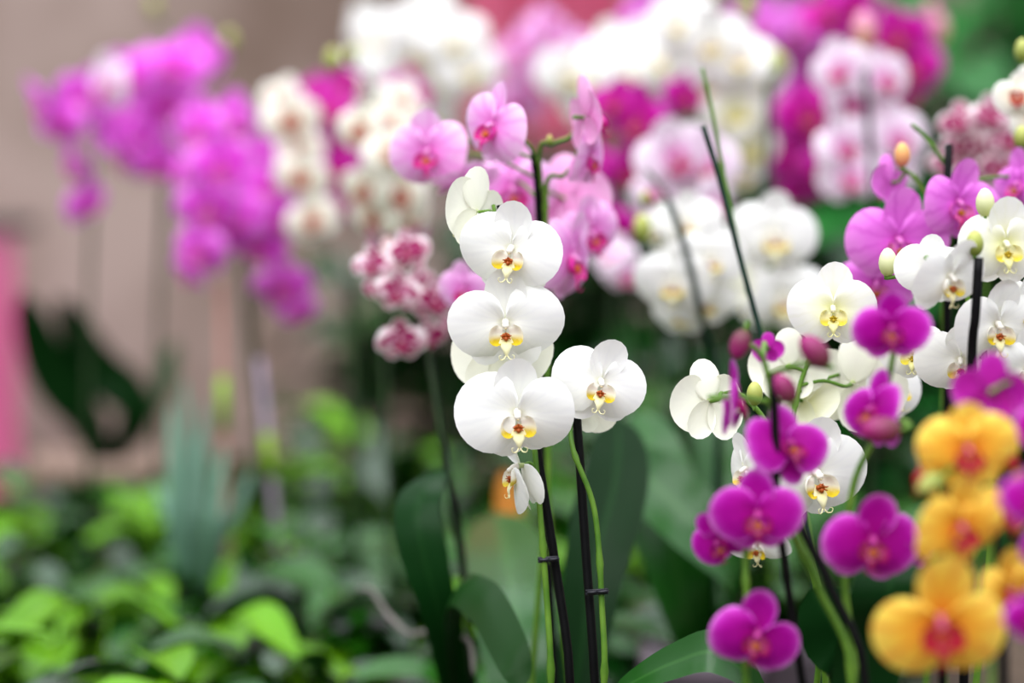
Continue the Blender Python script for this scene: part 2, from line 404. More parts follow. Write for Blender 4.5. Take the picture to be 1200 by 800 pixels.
NV = 4
for k, sc in SCH.items():
    sc['var'] = []
    hi = k in ('white', 'cream', 'magenta', 'lavender', 'yellow', 'pink')
    nth, ntt = (18, 10) if hi else (12, 7)
    for v in range(NV):
        rnd = random.Random(hash(k) % 1 + v * 17 + len(k) * 3)
        u = lambda a, b: rnd.uniform(a, b)
        parts = []
        pw = {'striped': .65, 'magenta': .36, 'violet': .55, 'plum': .55, 'lavender': .42, 'yellow': .48}.get(k, .24)
        pu = {'striped': .9, 'magenta': .75, 'violet': .7, 'plum': .7, 'lavender': .65, 'yellow': .75}.get(k, .52)
        def mk(nm, *a, **kw):
            V, fs, UV = fan(*a, **kw)
            parts.append((nm, mesh(nm + '_' + k, V, orient(V, fs), sc['mat'], UV)))
        # dorsal sepal arching forward, lateral sepals behind, then the two broad petals
        mk('sepal', .94 * u(.95, 1.05), 1.5, PI / 2 + u(-.09, .09), nth, ntt, -.06, .0, .10, .03, u(0, 6), tip=u(.04, .24), tpow=3)
        for s in (-1, 1):
            mk('sepal', .90 * u(.95, 1.05), 1.6, PI / 2 + s * math.radians(147) + u(-.07, .07), nth, ntt, -.13, .0, -.16, .03, u(0, 6), tip=u(-.2, -.04))
        for s in (1, -1):
            a = math.radians(u(-7, 4))
            mk('petal', 1.0 * u(.96, 1.04), pw * u(.9, 1.1), a if s > 0 else PI - a, nth, ntt, .02 + .012 * s, u(.08, .13), u(-.30, -.16), .05, u(0, 6), tip=u(-.12, .03), mirror=s, pup=pu * u(.85, 1.15))
        sc['var'].append(dict(parts=parts, lip=lip_mesh('lip_' + k, sc, hi, rnd), col=column_mesh('flower_' + k, sc)))

def flower(root, k, px, py, d, r, yaw=0, pitch=-8, roll=0, v=None, squeeze=None):
    """one bloom: its column is the part's own mesh; petals, sepals and lip hang under it. r in pixels at depth d"""
    sc = SCH[k]; vr = sc['var'][random.randrange(NV) if v is None else v]
    R = r * d * DS / F
    c = P(px, py, d)
    if d > 2.4 and abs(yaw) < 100:      # the crowd behind faces every which way
        yaw += random.gauss(0, 22); pitch += random.gauss(0, 10); roll += random.gauss(0, 12)
    M = CB @ (Matrix.Rotation(math.radians(yaw), 3, 'Y') @ Matrix.Rotation(-math.radians(pitch), 3, 'X') @ Matrix.Rotation(math.radians(roll), 3, 'Z'))
    o = link('flower', vr['col'], root, c - root.location)
    o.rotation_euler = M.to_euler(); o.scale = (R, R, R)
    for i, (nm, me) in enumerate(vr['parts']):
        q = link(nm, me, o)
        if squeeze and i in squeeze: q.rotation_euler = squeeze[i]
        else: q.rotation_euler = (random.gauss(0, .09), random.gauss(0, .09), random.gauss(0, .05))
    link('lip', vr['lip'], o)
    return c, c + M @ Vector((0, -.01 * R, -.16 * R)), -(M @ Vector((0, 0, 1))), R

def bud_mesh(name, c1, c2):
    mb = MB()
    V0 = len(mb.v)
    blob(mb, (0, 0, 0), .8, .8, 1.15, (1, 1, 1), 12, 8, None, lambda q, f, g: Vector((q.x * (1 + .05 * math.cos(3 * g)) , q.y * (1 + .05 * math.cos(3 * g)), q.z + (.12 * max(q.z, 0) ** 4))))
    mb.c = [tuple(c1[i] * (1 - t) + c2[i] * t for i in range(3)) for t in [max(0, min(1, .5 + q.z * .45)) for q in mb.v]]
    return mb.build(name, LIP)
BUD = {'green': bud_mesh('bud_green', srgb(120, 140, 50), srgb(196, 200, 110)),
       'white': bud_mesh('bud_white', srgb(196, 204, 130), srgb(240, 240, 206)),
       'magenta': bud_mesh('bud_magenta', srgb(96, 60, 50), srgb(158, 24, 110)),
       'orange': bud_mesh('bud_orange', srgb(226, 150, 110), srgb(236, 190, 110)),
       'pink': bud_mesh('bud_pink', srgb(206, 170, 110), srgb(226, 140, 190))}

def bud(root, k, px, py, d, r, tilt=0, lean=0):
    R = r * d * DS / F; c = P(px, py, d)
    o = link('bud', BUD[k], root, c - root.location); o.scale = (R, R, R)
    M = CB @ Matrix.Rotation(math.radians(tilt), 3, 'Z') @ Matrix.Rotation(math.radians(-90 + lean), 3, 'X')
    o.rotation_euler = M.to_euler()
    ax = M @ Vector((0, 0, 1))
    return c, c - ax * R * 1.05, -ax, R

# ------------------------------------------------------------------ leaves and pots
def strap(mb, pts, width, nseg=5, keel=.18, nw=6, tipround=.5, upv=None, side=None):
    """a strap leaf along points: width profile, keeled along the midrib"""
    pl = spline(pts, nseg); n = len(pl) - 1
    V = []; UV = []; fs = []
    for i, p in enumerate(pl):
        t = i / n
        tg = (pl[min(i + 1, n)] - pl[max(i - 1, 0)]).normalized()
        if side is not None: sd = (side - tg * side.dot(tg)).normalized()
        else:
            u_ = upv or Vector((0, 0, 1))
            sd = tg.cross(u_)
            if sd.length < .05: sd = tg.cross(Vector((0, 1, 0)))
            sd.normalize()
        nm = sd.cross(tg).normalized()
        if upv is None and side is None and nm.z < 0: nm = -nm
        wd = width * .5 * (min(1, (.42 + 1.15 * t) if t < .5 else 1) * math.sqrt(max(0, 1 - max(0, (t - .45) / .55) ** 2.4)) + .012)
        for j in range(nw + 1):
            q = -1 + 2 * j / nw
            V.append(p + sd * wd * q * .97 + nm * wd * (keel * abs(q) ** 1.5 * (1 - .4 * t)))
            UV.append((j / nw, t))
    for i in range(n):
        for j in range(nw):
            k = i * (nw + 1) + j; fs.append((k, k + 1, k + nw + 2, k + nw + 1))
    # upper side = side of nm
    a, b, c = [V[i] for i in fs[len(fs) // 2][:3]]
    if (b - a).cross(c - a).dot(nm) < 0: fs = [f[::-1] for f in fs]
    mb.add(V, fs, UV)

def pot_mesh(name, r, h, mat, topmat):
    prof = [(0, 0), (r * .76, 0), (r * .78, .006), (r * .95, h * .86), (r, h * .87), (r * 1.02, h), (r * .95, h), (r * .92, h * .9), (r * .9, h * .88)]
    n = 24; V = []; fs = []
    for (a, z) in prof:
        for k in range(n): V.append((a * math.cos(2 * PI * k / n), a * math.sin(2 * PI * k / n), z))
    for j in range(len(prof) - 1):
        for k in range(n): fs.append((j * n + k, j * n + (k + 1) % n, (j + 1) * n + (k + 1) % n, (j + 1) * n + k))
    return mesh(name, V, fs, mat)
def soil_mesh(name, r, z, mat):
    V = [(0, 0, z + .006)]; fs = []; n = 20
    for j in (1, 2, 3):
        for k in range(n): V.append((r * j / 3 * math.cos(2 * PI * k / n), r * j / 3 * math.sin(2 * PI * k / n), z + random.uniform(-.004, .006)))
    for k in range(n): fs.append((0, 1 + k, 1 + (k + 1) % n))
    for j in range(2):
        for k in range(n): fs.append((1 + j * n + k, 1 + (j + 1) * n + k, 1 + (j + 1) * n + (k + 1) % n, 1 + j * n + (k + 1) % n))
    return mesh(name, V, fs, mat)
BENCH = .77
POTS = {k: (pot_mesh('pot_' + k, r, h, m, None), soil_mesh('bark_' + k, r * .915, h * .9, BARK), r, h) for k, r, h, m in
        (('clear', .055, .115, POTC), ('black', .055, .11, POTB), ('mauve', .062, .22, POTM), ('taupe', .085, .16, POTT))}

def at_bench(px, d):
    """where the ray of pixel column px meets depth y = d on the bench"""
    return Vector(((px - 600) / F * d, d, BENCH))

OLEAF = []
for i in range(5):
    random.seed(40 + i)
    L = random.uniform(.17, .23); a = random.uniform(.35, .75)
    mb = MB(); pts = []
    for t in (0, .25, .5, .75, 1.0):
        r_ = L * (t * math.cos(a) * .95 + .06 * t); z_ = L * (math.sin(a) * (t * 1.25 - .75 * t * t * random.uniform(.6, 1.1)))
        pts.append(Vector((r_, 0, z_)))
    strap(mb, pts, random.uniform(.06, .078), 4, .22, 6)
    OLEAF.append((mb.build('orchid_leaf', LEAF_O), mb.build('orchid_leaf_dark', LEAF_OD)))
random.seed(7)

def orchid(name, label, k, px, d, pot='clear', flowers=(), spikes=(), stakes=(), buds=(), clips=(), leaves=(), nleaf=5, dark=.4,
           stem=None, stem_r=.0024, stakemat=STAKE, turn=None, group=None, stake_r=.0034, ds=1.0):
    """a potted orchid: pot, growing medium, leaves, flower spikes with pedicels, stakes, clips, flowers, buds. Points are (px, py, depth)"""
    global DS
    DS = ds
    stem = stem or (STEM_D if d > 2.4 else STEM)
    base = at_bench(px, d * ds)
    root = thing(name, label, 'orchid', base, group)
    pm, sm_, pr, ph = POTS[pot]
    po = link('pot', pm, root); link('potting_bark', sm_, root)
    top = base + Vector((0, 0, ph * .92))
    t0 = random.uniform(0, 6) if turn is None else turn
    for i in range(nleaf):
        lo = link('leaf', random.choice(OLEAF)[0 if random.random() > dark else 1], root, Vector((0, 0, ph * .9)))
        lo.rotation_euler = (0, random.uniform(-.15, .1), t0 + i * PI * (1 + .08) + random.uniform(-.35, .35)); s = random.uniform(.85, 1.1); lo.scale = (s, s, s)
    for (pts, wd, dk, sd) in leaves:
        mb = MB(); W = [top] + [P(*q) for q in pts]
        strap(mb, W, wd, 6, .2, 8, side=Vector(sd) if sd else None)
        link('leaf', mb.build('leaf', LEAF_OD if dk else LEAF_O), root, -root.location)
    lines = []
    ends = []
    for q in flowers:
        kk = k
        if isinstance(q[0], str): kk = q[0]; q = q[1:]
        ends.append(flower(root, kk, *q))
    for b in buds: ends.append(bud(root, *b))
    sp_mb = [MB() for _ in spikes]
    for i, s in enumerate(spikes):
        W = [P(*q) for q in s]
        off = Vector(((i - (len(spikes) - 1) / 2) * .03, 0, 0))
        low = top + off - Vector((0, 0, .015))
        mid = low.lerp(W[0], .5)
        if (W[0] - low).length > .08: W = [low, mid] + W
        else: W = [low] + W
        ln = spline(W, 8); lines.append(ln)
        bumps = set(range(6, len(ln) - 3, 11))
        n_ = len(ln)
        tube(sp_mb[i], ln, lambda t: stem_r * (1.15 - .5 * t), 8, (1, 1, 1), bumps)
    # pedicels: from the nearest point of a spike, out and into the neck of each flower
    for (c, e, nb, R) in ends:
        if not lines: continue
        best = None
        for i, ln in enumerate(lines):
            for j in range(len(ln) // 3, len(ln)):
                dd = (ln[j] - e).length + max(0, ln[j].z - e.z) * .5
                if best is None or dd < best[0]: best = (dd, i, j)
        dd, i, j = best
        a = lines[i][j]; dist = (a - e).length
        tubeto = e - nb * (.05 * R)
        m1 = e + nb * min(dist * .4, R * .55) + Vector((0, 0, .05 * dist))
        tube(sp_mb[i], spline([a, a.lerp(m1, .55) + Vector((0, 0, .08 * dist)), m1, e, tubeto], 4), stem_r * .62, 6)
    for mb in sp_mb: link('flower_spike', mb.build('flower_spike', stem), root, -root.location)
    for i, s in enumerate(stakes):
        W = [P(*q) for q in s]
        low = top + Vector(((i - (len(stakes) - 1) / 2) * .034 + .008, -.004, -.02))
        mb = MB(); tube(mb, spline([low, low.lerp(W[0], .5)] + W, 4) if (W[0] - low).length > .05 else spline([low] + W, 4), stake_r, 8)
        link('stake', mb.build('stake', stakemat), root, -root.location)
    for (cx, cy, cdp, wpx, tilt) in clips:
        c = P(cx, cy, cdp); wr = wpx * cdp * DS / F / 2
        mb = MB()
        M = CB @ Matrix.Rotation(math.radians(tilt), 3, 'Z')
        for s in (-1, 1):      # two open rings and a bridge
            ring = [c + M @ Vector((s * wr * .5 + wr * .52 * math.cos(g), 0, wr * .52 * math.sin(g))) for g in [i * PI / 7 for i in range(15)]]
            tube(mb, ring, .0012, 6)
        for hh in (-.0012, .0012):
            tube(mb, [c + M @ Vector((-wr * 1.15, hh, wr * .2)), c + M @ Vector((wr * 1.05, hh, wr * .2))], .0011, 6)
        link('clip', mb.build('clip', CLIP), root, -root.location)
    DS = 1.0
    return root

# ------------------------------------------------------------------ setting
def struct(name, mb, mat, smooth=False):
    o = link(name, mb.build(name, mat, smooth)); o['kind'] = 'structure'; return o
WALL = noise_mat('taupe_plaster', srgb(112, 92, 80), srgb(168, 148, 140), 2.4, .85, .1, lo=.28, hi=.6)
m = MB(); m.box(-4.5, 5.6, 0, 4.5, 5.75, 3.2); struct('wall_back', m, WALL)
m = MB(); m.box(-4.5, -2, -.1, 4.5, 5.6, 0); struct('floor', m, noise_mat('concrete_floor', srgb(110, 104, 98), srgb(136, 130, 122), 3, .8, .2))
bench = thing('display_bench', 'long low display bench under all the potted plants', 'bench', (0, 2.6, 0))
WOOD = noise_mat('bench_wood', srgb(60, 48, 40), srgb(92, 76, 62), 8, .75, .2)
pm_ = MB(); pm_.box(-1.6, -.075, -.03, 1.6, .075, 0); plank = pm_.build('plank', WOOD, False)
for i in range(18): link('plank', plank, bench, (0, -1.42 + i * .165, BENCH - .001))
lg = MB(); lg.box(-.035, -.035, 0, .035, .035, BENCH - .09); lgm = lg.build('leg', WOOD, False)
for x in (-1.5, 0, 1.5):
    for y in (-1.4, 1.36): link('leg', lgm, bench, (x, y, 0))
for y in (-1.4, 1.36):
    r_ = MB(); r_.box(-1.55, y - .025, BENCH - .09, 1.55, y + .025, BENCH - .031); link('rail', r_.build('rail', WOOD, False), bench)

# ------------------------------------------------------------------ leafy bedding plants
def ovate(L, W, arch, petiole, fold, rnd):
    """petiole rises from the soil, then a pointed oval blade arches out"""
    mb = MB()
    h = petiole
    out_ = L * .25
    pet = [Vector((0, 0, 0)), Vector((.012, 0, h * .5)), Vector((out_, 0, h))]
    tube(mb, spline(pet, 4), lambda t: .0022 - .0008 * t, 5)
    mb.uv = [(.5, .05)] * len(mb.v)
    pts = []
    for i in range(7):
        t = i / 6
        pts.append(Vector((out_ + L * t * (1 - .12 * arch * t), 0, h + L * (.28 * t - arch * .55 * t * t))))
    n = len(pts); nw = 6; V = []; UV = []; fs = []
    for i, p in enumerate(pts):
        t = i / (n - 1)
        wd = W * .5 * (math.sin(PI * min(t * .92 + .07, 1) ** .82) ** .8) + .0005
        tg = (pts[min(i + 1, n - 1)] - pts[max(i - 1, 0)]).normalized(); nm = Vector((0, 1, 0)).cross(tg) * -1
        if nm.z < 0: nm = -nm
        for j in range(nw + 1):
            q = -1 + 2 * j / nw
            V.append(p + Vector((0, wd * q, 0)) + nm * wd * (fold * abs(q) + .05 * math.sin(9 * t + q * 3 + rnd) * abs(q)))
            UV.append((j / nw, t))
    for i in range(n - 1):
        for j in range(nw):
            k = i * (nw + 1) + j; fs.append((k, k + nw + 1, k + nw + 2, k + 1))
    a, b, c = [V[i] for i in fs[len(fs) // 2][:3]]
    if (b - a).cross(c - a).z < 0: fs = [f[::-1] for f in fs]
    mb.add(V, fs, UV)
    return mb
random.seed(11)
BLEAF = []
for i in range(7):
    mb = ovate(random.uniform(.085, .125), random.uniform(.045, .062), random.uniform(.5, 1.3), random.uniform(.05, .12), random.uniform(.1, .4), i)
    BLEAF.append([mb.build('leaf', mm) for mm in LEAF_B])
SPOT, SSOIL, SR, SH = (pot_mesh('pot_small', .05, .10, POTB, None), soil_mesh('soil_small', .046, .09, SOIL), .05, .10)

def leafy(x, y, label, tone, n=20, s=1.0, group='leafy green pot plants massed on the bench'):
    root = thing('leafy_pot_plant', label, 'plant', (x, y, BENCH), group)
    link('pot', SPOT, root); link('soil', SSOIL, root)
    a = random.uniform(0, 6)
    for i in range(n):
        t = i / n
        tn = tone if random.random() < .62 else random.randrange(3)
        lo = link('leaf', random.choice(BLEAF)[tn], root, (random.uniform(-.02, .02), random.uniform(-.02, .02), SH * .88))
        k = s * random.uniform(.8, 1.2)
        lo.scale = (k, k, k * (1.25 - .55 * t) )
        lo.rotation_euler = (random.uniform(-.25, .25), (-.1 + .55 * t) + random.uniform(-.15, .15), a + i * 2.4 + random.uniform(-.3, .3))
    return root
rows = []
y = 1.95; r_i = 0
while y < 3.5:
    x = -.10 - (r_i % 2) * .085
    if y > 2.1: x = -.20 - (r_i % 2) * .085
    k_i = 0
    while x > -.235 * y - .12:
        rows.append((x + random.uniform(-.012, .012), y + random.uniform(-.012, .012), r_i, k_i)); x -= .17; k_i += 1
    y += .165; r_i += 1
ORD = ['first', 'second', 'third', 'fourth', 'fifth', 'sixth', 'seventh', 'eighth', 'ninth', 'tenth', 'eleventh']
for (x, y, ri, ki) in rows:
    tn = 0 if (random.random() < .55) else random.choice((1, 2))
    row = 'front row' if ri == 0 else 'back row' if ri == r_i - 1 else ORD[ri] + ' row'
    leafy(x, y, 'low %s leafy pot plant, %s from orchids in %s of the bed' % (('lime', 'green', 'deep-green')[tn], ORD[ki], row), tn, 22, random.uniform(.95, 1.15))

# ------------------------------------------------------------------ the orchids
exec_list = []
# A  white orchid in focus
orchid('white_orchid', 'tall white orchid in sharp focus with two spikes tied to black stakes', 'white', 668, 1.80, 'clear',
    flowers=[(556, 248, 1.815, 54, -138, 4, 14, 0), (600, 290, 1.785, 64, -14, -8, -6, 1), (592, 376, 1.79, 68, 2, -12, 2, 2),
             (586, 412, 1.835, 62, 168, -5, 0, 0), (606, 482, 1.765, 71, 3, -12, 3, 3), (704, 446, 1.79, 59, 8, -8, -10, 1),
             (690, 478, 1.83, 36, 160, 0, 20, 2), (606, 546, 1.80, 56, -72, -12, 4, 0, {3: (.25, .1, -1.45), 4: (-.25, .1, 1.45), 0: (.2, 0, 0)})],
    spikes=[[(646, 800, 1.80), (640, 690, 1.80), (632, 590, 1.80), (622, 480, 1.812), (608, 380, 1.822), (592, 300, 1.822), (578, 240, 1.83)],
            [(708, 800, 1.79), (706, 720, 1.79), (697, 600, 1.795), (672, 528, 1.80), (670, 490, 1.815), (684, 462, 1.83)]],
    stakes=[[(668, 800, 1.805), (652, 670, 1.81), (632, 545, 1.815), (606, 372, 1.828), (587, 240, 1.828)],
            [(697, 800, 1.8), (686, 640, 1.806), (676, 490, 1.815), (672, 430, 1.83)]],
    clips=[(643, 655, 1.80, 22, 4), (700, 693, 1.79, 24, 4)], nleaf=4, turn=.3)
# B  pink orchid just behind
orchid('pink_orchid', 'pale pink orchid with forked spike rising just behind the sharp white orchid', 'pink', 650, 2.10, 'clear', ds=.935,
    flowers=[(580, 146, 2.08, 54, -52, 2, -12, 0), (503, 176, 2.16, 52, -22, -6, 4, 1), (690, 136, 2.08, 50, 115, 10, -10, 2), (690, 182, 2.10, 46, 70, -20, 0, 3),
             (548, 212, 2.16, 44, 30, -60, 10, 0), (668, 300, 2.12, 62, 62, -10, -14, 1), (600, 220, 2.20, 56, 8, -6, 0, 2), (664, 232, 2.22, 58, 150, 0, 0, 3),
             (545, 338, 2.2, 36, -30, -10, 0, 0), (690, 272, 2.18, 48, 40, -10, 20, 1)],
    spikes=[[(640, 560, 2.13), (636, 400, 2.14), (634, 240, 2.12), (628, 184, 2.10), (610, 160, 2.09), (598, 150, 2.09)],
            [(642, 560, 2.12), (640, 300, 2.12), (641, 214, 2.11), (660, 206, 2.11), (674, 190, 2.11)],
            [(641, 560, 2.13), (639, 300, 2.13), (632, 180, 2.11), (648, 168, 2.10), (668, 160, 2.10), (682, 140, 2.10)]],
    stakes=[[(636, 500, 2.12), (632, 250, 2.12), (626, 180, 2.10)]], buds=[('green', 644, 164, 2.10, 5)], nleaf=4,
    leaves=[([(610, 760, 2.2), (595, 660, 2.36), (582, 600, 2.6)], .085, False, (1, 0, .1)), ([(690, 700, 2.2), (722, 560, 2.28), (725, 490, 2.34)], .062, True, (1, .2, .05))])
# C  small striped orchid
orchid('striped_orchid', 'small orchid with crimson-blotched white blooms on a dark leaning stake', 'striped', 560, 2.28, 'black', ds=.945,
    flowers=[(438, 308, 2.26, 28, -25, -5, 0), (478, 292, 2.28, 28, -10, 0, 10), (455, 300, 2.31, 24, -150, 0, 0), (466, 340, 2.25, 30, -5, -10, -5), (508, 350, 2.27, 30, 20, -8, 5),
             (492, 330, 2.3, 26, 40, 0, 0), (470, 396, 2.26, 32, 5, -18, 0), (500, 394, 2.29, 28, 30, -20, 10), (440, 335, 2.3, 24, -60, -10, 0), (520, 378, 2.31, 24, 70, -10, 0)],
    spikes=[[(545, 700, 2.28), (530, 600, 2.28), (512, 480, 2.28), (498, 390, 2.29), (486, 330, 2.3), (462, 296, 2.3)]],
    stakes=[[(540, 640, 2.27), (520, 530, 2.28), (508, 450, 2.29), (497, 390, 2.3)]], nleaf=3, stem=STEM_D, stem_r=.002,
    leaves=[([(520, 740, 2.2), (496, 650, 2.18), (490, 590, 2.2), (520, 550, 2.26)], .043, True, (1, .3, .1)), ([(528, 716, 2.18), (560, 700, 2.1), (596, 760, 2.02), (612, 806, 2.0)], .038, True, (.5, .3, .8))])
ROOT = noise_mat('aerial_root', srgb(92, 88, 84), srgb(128, 120, 116), 50, .7)
striped = bpy.data.objects['striped_orchid']
for pts in ([(520, 760, 2.2), (478, 742, 2.2), (452, 716, 2.24), (436, 692, 2.26), (420, 690, 2.28)], [(524, 770, 2.2), (510, 744, 2.12), (548, 750, 2.08), (556, 790, 2.06)]):
    mb = MB(); tube(mb, spline([striped.location + Vector((0, 0, .1))] + [P(*q) for q in pts], 6), lambda t: .0028 - .0008 * t, 7)
    link('aerial_root', mb.build('aerial_root', ROOT), striped, -striped.location)
o = bpy.data.objects['pink_orchid']
mb = MB(); strap(mb, [o.location + Vector((0, 0, .1)), P(606, 720, 2.25), P(596, 610, 2.5), P(592, 550, 2.62)], .03, 5, .15, 6, side=Vector((1, .2, 0)))
q = link('leaf', mb.build('leaf', leaf_mat('yellowed_leaf', srgb(140, 84, 6), srgb(150, 100, 20), srgb(130, 80, 10), .5, .1, .1, .1)), o, -o.location)
q['label'] = 'yellow-orange withering leaf'
# D  violet orchids over the bed
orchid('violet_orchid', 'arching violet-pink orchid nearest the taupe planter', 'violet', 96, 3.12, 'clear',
    flowers=[(48, 118, 3.0, 36, -40, 0, 0), (72, 140, 3.02, 34, -10, -10, 0), (95, 110, 3.05, 36, 20, 0, 10), ('rosewhite', 128, 96, 3.0, 38, -30, 0, 0), (150, 88, 3.08, 38, 10, 5, 0), (88, 190, 3.05, 36, -60, -15, 0),
             (100, 236, 3.06, 32, 80, -20, 0), (130, 150, 3.1, 36, 140, 0, 0)],
    spikes=[[(104, 400, 3.12), (106, 280, 3.12), (112, 190, 3.1), (110, 130, 3.08), (80, 110, 3.06), (50, 112, 3.04)]], stakes=[[(103, 400, 3.13), (108, 230, 3.12)]], nleaf=3, dark=1)
orchid('violet_orchid', 'violet-pink orchid held on a straight green spike in front of plain plaster', 'violet', 186, 3.20, 'clear',
    flowers=[(205, 75, 3.1, 42, -10, 0, 0), (228, 66, 3.14, 40, 25, 5, 5), (175, 84, 3.15, 36, -40, 0, 0), (145, 178, 3.1, 42, -25, -12, 0), (165, 165, 3.15, 38, 10, 0, 0), (185, 190, 3.12, 34, 20, -10, 0), (200, 120, 3.16, 40, 5, 0, 0), (150, 130, 3.18, 36, -20, 10, 0)],
    spikes=[[(182, 480, 3.2), (190, 320, 3.2), (196, 210, 3.19), (190, 130, 3.18), (205, 70, 3.18), (238, 50, 3.16), (266, 50, 3.14)]], stakes=[[(183, 480, 3.21), (192, 220, 3.2)]], buds=[('green', 268, 48, 3.14, 10), ('green', 180, 8, 3.2, 9)], nleaf=3, dark=1)
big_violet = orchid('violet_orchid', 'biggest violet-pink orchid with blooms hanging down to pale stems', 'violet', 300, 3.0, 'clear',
    flowers=[(235, 150, 2.92, 42, -10, 0, 0), (260, 190, 2.9, 44, -20, -10, 0), (300, 190, 2.94, 42, 15, -5, 0), (245, 240, 2.88, 44, -15, -15, 5), (278, 250, 2.9, 44, 5, -15, 0), (312, 240, 2.93, 42, 30, -10, 0),
             (235, 290, 2.88, 40, -30, -25, 0), (222, 320, 2.9, 32, -70, -30, 0), (330, 330, 2.9, 38, 15, -20, 0), (225, 195, 2.95, 38, -50, 0, 0), (270, 140, 2.98, 38, 10, 10, 0), (305, 285, 2.92, 36, 20, -20, 0), (335, 345, 2.94, 28, 50, -30, 0), (268, 210, 2.96, 40, 150, 0, 0), (328, 252, 2.88, 36, 25, -15, 0), (318, 216, 2.9, 36, 15, -5, 0), (252, 272, 2.9, 38, -10, -20, 0), (350, 362, 2.9, 26, 30, -35, 0)],
    spikes=[[(318, 600, 2.98), (296, 440, 2.98), (280, 300, 2.97), (268, 220, 2.96), (250, 160, 2.96), (232, 130, 2.95)], [(310, 600, 2.98), (300, 420, 2.98), (300, 300, 2.97), (320, 290, 2.95), (336, 310, 2.95)]],
    stakes=[[(316, 600, 2.99), (280, 290, 2.98)], ], nleaf=5, dark=.7)
STICK_P = noise_mat('pinkish_stick', srgb(140, 96, 84), srgb(160, 116, 104), 30, .5)
STICK_L = noise_mat('lilac_stick', srgb(130, 112, 132), srgb(150, 134, 152), 30, .5)
LIME = noise_mat('lime_tag', srgb(120, 160, 20), srgb(140, 176, 44), 20, .4)
for (x0, y0, x1, y1, t0_, t1_, mt) in ((258, 330, 266, 640, .36, .56, STICK_P), (304, 420, 326, 640, .40, .62, STICK_L)):
    a_, b_ = P(x0, y0, 2.9), P(x1, y1, 2.9)
    mb = MB(); tube(mb, [b_ - Vector((0, -.04, .12)), b_, a_], .0045, 8); o = link('label_stick', mb.build('label_stick', mt), big_violet, -big_violet.location)
    mb = MB(); tube(mb, [a_.lerp(b_, t0_), a_.lerp(b_, t1_)], .0065, 8); q = link('lime_sleeve', mb.build('lime_sleeve', LIME), o)
# E  white with red eyes
orchid('white_orchid', 'slim white orchid with brick-red eyes beside the violet blooms', 'redeye', 405, 2.92, 'clear',
    flowers=[(340, 138, 2.84, 36, -5, 0, 0), (354, 205, 2.84, 34, 0, -5, 0), (366, 255, 2.84, 32, 5, -10, 0), (330, 115, 2.88, 30, -20, 0, 0), (352, 175, 2.88, 30, 20, 0, 0)],
    spikes=[[(412, 500, 2.92), (408, 360, 2.92), (390, 300, 2.9), (366, 240, 2.88), (350, 180, 2.88), (336, 120, 2.88)]], nleaf=5, dark=.7, stakes=[[(414, 560, 2.93), (410, 330, 2.93)]])
# F  cream with wine
orchid('cream_orchid', 'cream orchid with reddish centres above the small striped orchid', 'redeye', 452, 2.70, 'clear',
    flowers=[(425, 150, 2.62, 36, -20, -5, 0), (452, 140, 2.64, 34, 10, 0, 0), (458, 178, 2.6, 36, 0, -8, 0), (430, 220, 2.62, 36, -15, -10, 0), (468, 226, 2.62, 36, 15, -12, 0), (440, 252, 2.64, 34, -5, -20, 0), (470, 120, 2.66, 32, 30, 0, 0), (480, 256, 2.66, 30, 30, -20, 0)],
    spikes=[[(455, 560, 2.7), (450, 380, 2.7), (448, 240, 2.68), (446, 140, 2.68), (430, 90, 2.66), (398, 72, 2.64)]], buds=[('green', 390, 71, 2.64, 12), ('green', 412, 64, 2.65, 9)], nleaf=5, dark=.6, stakes=[[(456, 560, 2.71), (452, 260, 2.70)]])
orchid('plum_orchid', 'plum orchid filling the gap between red-eyed white and cream orchids', 'plum', 428, 3.08, 'clear',
    flowers=[(385, 130, 3.0, 34, -20, 0, 0), (405, 160, 3.02, 32, 0, 0, 0), (395, 200, 3.0, 32, -30, -10, 0), (410, 235, 3.02, 28, 10, -15, 0), (372, 110, 3.05, 28, -10, 0, 0), (400, 100, 3.06, 32, 20, 0, 0), (450, 205, 3.04, 32, 10, 0, 0), (478, 110, 3.05, 36, 10, 0, 0), (466, 270, 3.05, 30, 10, 0, 0)],
    spikes=[[(420, 500, 3.08), (414, 300, 3.08), (406, 200, 3.07), (396, 130, 3.07), (376, 100, 3.06)]], nleaf=4, dark=.6)
# G  whites at the top
orchid('white_orchid', 'white orchid whose bright blooms stand highest beside the rose curtain', 'white', 520, 3.28, 'clear',
    flowers=[(500, 18, 3.18, 40, -10, 0, 0), (530, 44, 3.16, 42, 10, -5, 0), (494, 60, 3.18, 40, -20, -5, 0), (548, 78, 3.16, 42, 20, -10, 0), (515, 90, 3.2, 40, 0, -10, 0), (480, 30, 3.24, 36, -50, 0, 0), (565, 62, 3.2, 36, 50, -5, 0), (505, 135, 3.2, 36, 10, -15, 0), (470, 85, 3.24, 34, -20, -5, 0)],
    spikes=[[(522, 500, 3.28), (520, 300, 3.28), (518, 140, 3.26), (515, 60, 3.24), (505, -10, 3.24)]], nleaf=5, dark=.6, stakes=[[(524, 500, 3.29), (522, 180, 3.29)]])
orchid('white_orchid', 'white orchid with few loose blooms above the cream orchid', 'cream', 458, 3.48, 'clear',
    flowers=[('white', 440, 40, 3.4, 32, -20, 0, 0), ('white', 425, 80, 3.38, 32, 0, -5, 0), ('white', 445, 96, 3.36, 36, 5, -10, 0), (432, 108, 3.4, 28, 20, -15, 0), ('white', 430, 20, 3.42, 24, 40, 0, 0)],
    spikes=[[(450, 450, 3.48), (446, 250, 3.48), (440, 110, 3.47), (440, 20, 3.46)]], nleaf=4, dark=.6)
